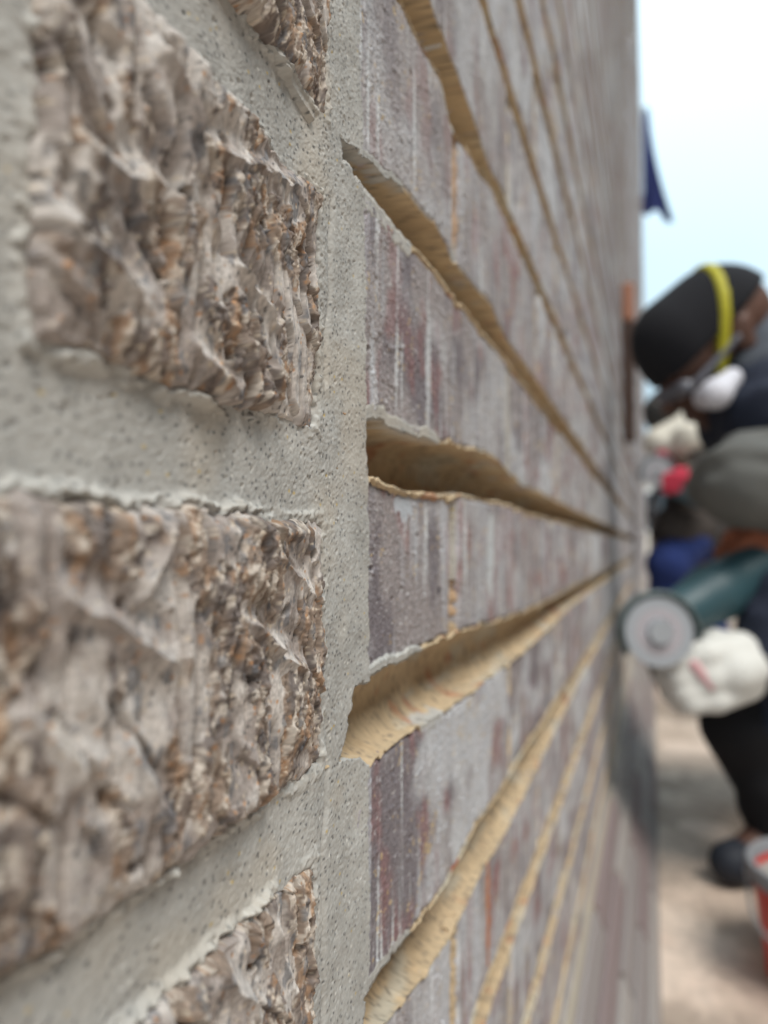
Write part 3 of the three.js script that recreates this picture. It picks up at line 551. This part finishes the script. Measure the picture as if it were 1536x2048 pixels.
  add(t, 'trousers', net(cloth(blob([cone(hip, knee, 0.1, 0.068), cone(knee, along(ankle, 0.02, UPV), 0.066, 0.056), cone(hip, kneeF, 0.1, 0.068), cone(kneeF, along(ankleF, 0.02, UPV), 0.066, 0.056)], 0.03), 0.01, 807), 0.009), M([0.006, 0.006, 0.008], 0.95));
  for (const [a, b] of [[ankle, toe], [ankleF, toeF]]) add(t, 'shoe', net({ ...blob([cone(along(a, -0.04, UPV), b, 0.043, 0.036), cone(a, along(a, 0.03, UPV), 0.04, 0.04)], 0.02) }, 0.006), M([0.012, 0.016, 0.026], 0.7));
  const gDir = P(1425, 1352, 1.13).sub(wrist2).normalize(), gAc = new THREE.Vector3().crossVectors(gDir, cam.b).normalize(), gCurl = along(new THREE.Vector3(), -0.9, cam.b, -0.2, gAc).normalize();
  const gl = hand(along(wrist2, 0.0, gDir), gDir, gCurl, gAc, 1.12, 0.9);
  const glove = add(t, 'glove', net(grown(gl, 0.007), 0.0045), M([0.68, 0.67, 0.63], 0.95), 'white work glove with red trim');
  const gc = P(1478, 1345, 1.16);
  const cuff = new THREE.TorusGeometry(0.036, 0.007, 8, 28); const cm = add(glove, 'cuff_trim', cuff, M([0.55, 0.08, 0.1], 0.9)); cm.position.copy(along(wrist2, -0.004, gDir)); cm.quaternion.setFromUnitVectors(new THREE.Vector3(0, 0, 1), gDir);
  add(glove, 'finger_trim', net(blob([cone(P(1386, 1328, 1.121), P(1422, 1372, 1.117), 0.009, 0.008)], 0.01), 0.003), M([0.62, 0.36, 0.37], 0.9));
  const hd = P(1520, 1108, 1.22).sub(wrist).normalize(), ha = new THREE.Vector3().crossVectors(hd, cam.b).normalize();
  add(t, 'hand', net(hand(wrist, hd, cam.b.clone().negate(), ha, 1.0, 0.9), 0.005), M([0.3, 0.1, 0.05], 0.7));
  grinder('angle_grinder', 'teal angle grinder with a round grey disc held by the worker in navy', P(1312, 1264, 1.12), P(1545, 1125, 1.2), along(new THREE.Vector3(), 1, cam.b, 0.15, cam.u), 1.0, [0.03, 0.075, 0.09], [0.12, 0.15, 0.15]);
}
// ---- farther worker
{
  const t = thing('person', 'worker in cream shirt and blue trousers bent over behind the first worker', 'person'), d = 3.1;
  const c = P(1362, 826, d), f = along(new THREE.Vector3(), -0.8, cam.r, -0.6, cam.u).normalize(), u = along(new THREE.Vector3(), -0.6, cam.r, 0.8, cam.u).normalize(), w = cam.b.clone(), hs = headShape(c, f, u, w, 1.05);
  const nb = P(1395, 862, d), hip = P(1395, 1050, d + 0.15), sh = P(1392, 880, d - 0.16), shF = P(1380, 880, d + 0.2), el = P(1430, 930, d - 0.2), wr = P(1385, 950, d - 0.2), elF = P(1350, 960, d + 0.1), wrF = P(1342, 945, d - 0.05);
  const kn = P(1336, 1130, d - 0.08), an = P(1338, 1330, d - 0.02), kf = P(1400, 1200, d + 0.25), af = P(1440, 1320, d + 0.2), to = along(an, -0.16, cam.r), tf = along(af, -0.16, cam.r);
  an.y = af.y = 0.085; to.y = tf.y = 0.04;
  add(t, 'body', net(blob([hs.all, cone(c, nb, 0.055, 0.06), cone(nb, hip, 0.11, 0.12), cone(sh, el, 0.045, 0.036), cone(el, wr, 0.036, 0.026), cone(shF, elF, 0.045, 0.036), cone(elF, wrF, 0.036, 0.026), cone(hip, kn, 0.08, 0.05), cone(kn, an, 0.05, 0.035), cone(hip, kf, 0.08, 0.05), cone(kf, af, 0.05, 0.035), cone(an, to, 0.035, 0.025), cone(af, tf, 0.035, 0.025)], 0.02), 0.013), M([0.25, 0.14, 0.09], 0.7));
  add(t, 'cap', net(cut(grown(hs.skull, 0.014), p => 0.005 - ((p.x - c.x) * u.x + (p.y - c.y) * u.y + (p.z - c.z) * u.z)), 0.01), M([0.045, 0.043, 0.04], 0.95));
  add(t, 'shirt', net(cloth(blob([cone(nb, P(1400, 940, d + 0.1), 0.14, 0.12), cone(nb, sh, 0.1, 0.085), cone(nb, shF, 0.1, 0.085), cone(nb, P(1330, 888, d - 0.05), 0.12, 0.075), cone(P(1330, 888, d), P(1450, 880, d + 0.1), 0.08, 0.09)], 0.05), 0.012, 811), 0.014), M([0.75, 0.7, 0.6], 0.9));
  for (const [a, b, q] of [[sh, el, wr], [shF, elF, wrF]]) add(t, 'sleeve', net(cloth(blob([cone(a, b, 0.07, 0.06), cone(b, q, 0.058, 0.045)], 0.03), 0.01, 813), 0.013), M([0.1, 0.09, 0.08], 0.95));
  add(t, 'apron', net(cloth(blob([cone(P(1400, 960, d + 0.1), hip, 0.135, 0.15), cone(hip, P(1350, 1060, d), 0.14, 0.1)], 0.03), 0.01, 817), 0.014), M([0.06, 0.05, 0.045], 0.95));
  add(t, 'trousers', net(cloth(blob([cone(hip, kn, 0.12, 0.085), cone(kn, an, 0.08, 0.07), cone(hip, kf, 0.12, 0.08), cone(kf, af, 0.08, 0.07)], 0.03), 0.01, 815), 0.014), M([0.01, 0.025, 0.12], 0.95));
  for (const [a, b] of [[an, to], [af, tf]]) add(t, 'shoe', net(blob([cone(along(a, -0.03, UPV), b, 0.045, 0.036)], 0.02), 0.01), M([0.03, 0.025, 0.02], 0.8));
  for (const [q, dir] of [[wr, P(1345, 965, d - 0.22)], [wrF, P(1330, 930, d - 0.1)]]) { const hd = dir.sub(q).normalize(), ha = new THREE.Vector3().crossVectors(hd, cam.b).normalize(); add(t, 'glove', net(grown(hand(q, hd, cam.b.clone().negate(), ha, 0.95, 0.9), 0.004), 0.007), M([0.45, 0.03, 0.06], 0.9)); }
  grinder('angle_grinder', 'smaller looking blue grinder in the red gloves of the bent worker behind', P(1312, 945, d - 0.2), P(1410, 990, d - 0.22), along(new THREE.Vector3(), 1, cam.b), 1.15, [0.06, 0.11, 0.14], [0.2, 0.22, 0.24]);
}

// ------------------------------------------------------------------ things along the wall and in the yard
{ // dark board fixed upright to the wall, a clay block resting on it
  const t = thing('timber_board', 'dark brown upright board fixed to the mauve wall behind the workers', 'board'), z = -2.2, y0 = H + 0.3, y1 = H + 0.64;
  const g = new RoundedBoxGeometry(0.032, y1 - y0, 0.07, 2, 0.004); g.translate(0.0175, (y0 + y1) / 2, z); add(t, 'plank', g, M([0.06, 0.033, 0.024], 0.85));
  for (const y of [y0 + 0.1, y1 - 0.1]) { const b = new THREE.CylinderGeometry(0.007, 0.007, 0.006, 10).rotateZ(Math.PI / 2); b.translate(0.0355, y, z); add(t, 'bolt_head', b, M([0.2, 0.2, 0.2], 0.5, { metalness: 0.8 })); }
  const c = add(scene, 'clay_block', new RoundedBoxGeometry(0.034, 0.11, 0.075, 2, 0.006), M([0.36, 0.17, 0.11], 0.9)); c.position.set(0.0185, y1 + 0.0555, z); c.userData = { label: 'small terracotta clay block on top of the brown board', category: 'block' };
}
{ // blue cloth hung over the far end of the wall
  const t = thing('hanging_cloth', 'dark blue cloth hanging high up at the far end of the wall', 'cloth'), z = -10.97;
  const n = 26, m = 40, g = sheet(n, m, (i, j, o) => {
    const q = i / (n - 1), v = j / (m - 1), y = H + 6.3 - 1.45 * v - 0.25 * q * v, wd = 0.1 + 0.3 * v ** 1.6;
    o[0] = 0.012 + q * wd - 0.05 * Math.max(0, v - 0.85) * 5 * (1 - q); o[1] = y - 0.05 * Math.sin(q * 9); o[2] = z + 0.05 * Math.sin(q * 11 + v * 3) * v + 0.02; o[3] = 0.01; o[4] = 0.018; o[5] = 0.11;
  });
  add(t, 'drape', g, new THREE.MeshStandardMaterial({ vertexColors: true, roughness: 0.7, side: THREE.DoubleSide }));
  const b = new THREE.CylinderGeometry(0.012, 0.012, 0.12, 10).rotateZ(Math.PI / 2); b.translate(0.05, H + 6.31, z + 0.02); add(t, 'bracket', b, M([0.1, 0.1, 0.1], 0.5, { metalness: 0.7 }));
}
{ // red bucket with a dusty rim
  const t = thing('bucket', 'red plastic bucket with dusty grey rim and pale label on the soil', 'bucket'), o = P(1682, 1985, 0.955); o.y = 0.004; t.position.copy(o); t.scale.set(0.84, 0.72, 0.84);
  const prof = (l) => new THREE.LatheGeometry(l.map(([x, y]) => new THREE.Vector2(x, y)), 48);
  add(t, 'tub', prof([[0, 0], [0.098, 0], [0.102, 0.005], [0.122, 0.19], [0.119, 0.19], [0.099, 0.008], [0, 0.008]]), M([0.5, 0.02, 0.01], 0.45));
  add(t, 'rim', prof([[0.121, 0.182], [0.129, 0.182], [0.131, 0.187], [0.131, 0.21], [0.128, 0.214], [0.121, 0.212], [0.119, 0.19]]), M([0.22, 0.22, 0.23], 0.8));
  add(t, 'mortar_mix', prof([[0, 0.178], [0.06, 0.181], [0.1185, 0.176], [0.1185, 0.17], [0, 0.17]]), M([0.33, 0.31, 0.28], 0.95));
  const lb = new THREE.CylinderGeometry(0.1185, 0.1085, 0.085, 20, 1, true, Math.PI * 1.18, 0.9); lb.translate(0, 0.105, 0); add(t, 'label', lb, M([0.3, 0.27, 0.32], 0.7, { side: THREE.DoubleSide }));
  const hc = new THREE.CatmullRomCurve3([[-0.131, 0.19, 0], [-0.12, 0.12, 0.07], [0, 0.07, 0.135], [0.12, 0.12, 0.07], [0.131, 0.19, 0]].map(p => new THREE.Vector3(...p))); add(t, 'handle', new THREE.TubeGeometry(hc, 32, 0.003, 8), M([0.3, 0.3, 0.3], 0.4, { metalness: 0.8 }));
}
{ // low pale house across the yard
  const t = thing('house', 'low cream house with dark windows beyond the workers', 'house'); t.position.set(2.6, 0, -26);
  const box = (n, m, x, y, z, w, h, d) => { const g = new THREE.BoxGeometry(w, h, d); g.translate(x, y, z); return add(t, n, g, m); };
  box('wall', M([0.72, 0.66, 0.58], 0.9), 0, 1.5, 0, 14, 3, 6);
  for (const x of [-5, -2.4, 0.4, 3.4]) { const f = box('window', M([0.7, 0.7, 0.7], 0.7), x, 1.6, 3.02, 1.3, 1.3, 0.06); const g = new THREE.BoxGeometry(1.1, 1.1, 0.02); g.translate(x, 1.6, 3.06); add(f, 'pane', g, M([0.04, 0.05, 0.06], 0.1)); }
  const sh = new THREE.Shape([[-3.4, 0], [3.4, 0], [0, 1.3]].map(p => new THREE.Vector2(...p))); const rg = new THREE.ExtrudeGeometry(sh, { depth: 14.6, bevelEnabled: false }); rg.rotateY(Math.PI / 2); rg.translate(-7.3, 3.0, 0); add(t, 'roof', rg, M([0.16, 0.13, 0.12], 0.9));
}
{ // added, out of view: a house-shaped block keeping the low sky off the wall
  const t = thing('added_sky_blocker', 'unseen dark house added to block low sky light from the mauve wall', 'house'); t.position.set(3.6, 0, 0);
  const box = (n, m, x, y, z, w, h, d) => { const g = new THREE.BoxGeometry(w, h, d); g.translate(x, y, z); return add(t, n, g, m); };
  box('wall', M([0.2, 0.14, 0.11], 0.95), 2, 2.2, -4, 4, 4.4, 22);
  for (const z of [-11, -7, -3, 1, 5]) { const f = box('window', M([0.6, 0.6, 0.58], 0.7), -0.02, 1.7, z, 0.06, 1.3, 1.2); const g = new THREE.BoxGeometry(0.02, 1.1, 1.0); g.translate(-0.06, 1.7, z); add(f, 'pane', g, M([0.04, 0.05, 0.06], 0.1)); }
  box('eaves', M([0.3, 0.28, 0.26], 0.9), 1.9, 4.45, -4, 4.5, 0.1, 22.4);
}
{ // dark boarded fence in front of it
  const t = thing('board_fence', 'dark brown board fence standing between the workers and the house', 'fence'); t.position.set(0.2, 0, -13);
  const b = [M([0.07, 0.055, 0.05]), M([0.09, 0.07, 0.06]), M([0.055, 0.045, 0.045])], g = new RoundedBoxGeometry(0.14, 1.15, 0.025, 1, 0.004);
  for (let i = 0; i < 40; i++) { const m = add(t, 'board', g, b[(i * 7) % 3]); m.position.set(-0.1 + i * 0.148, 0.6 + 0.015 * vn(i * 0.7, 0, 4), 0); }
  for (const y of [0.3, 0.95]) { const r = new THREE.BoxGeometry(5.9, 0.09, 0.04); r.translate(2.8, y, -0.034); add(t, 'rail', r, b[2]); }
}

// ------------------------------------------------------------------ picture
const renderer = new THREE.WebGLRenderer({ antialias: true });
renderer.setSize(768, 1024);
renderer.toneMapping = THREE.LinearToneMapping;
renderer.toneMappingExposure = EXPOSURE;
renderer.shadowMap.enabled = true; renderer.shadowMap.type = THREE.PCFSoftShadowMap;
renderer.render(scene, camera);
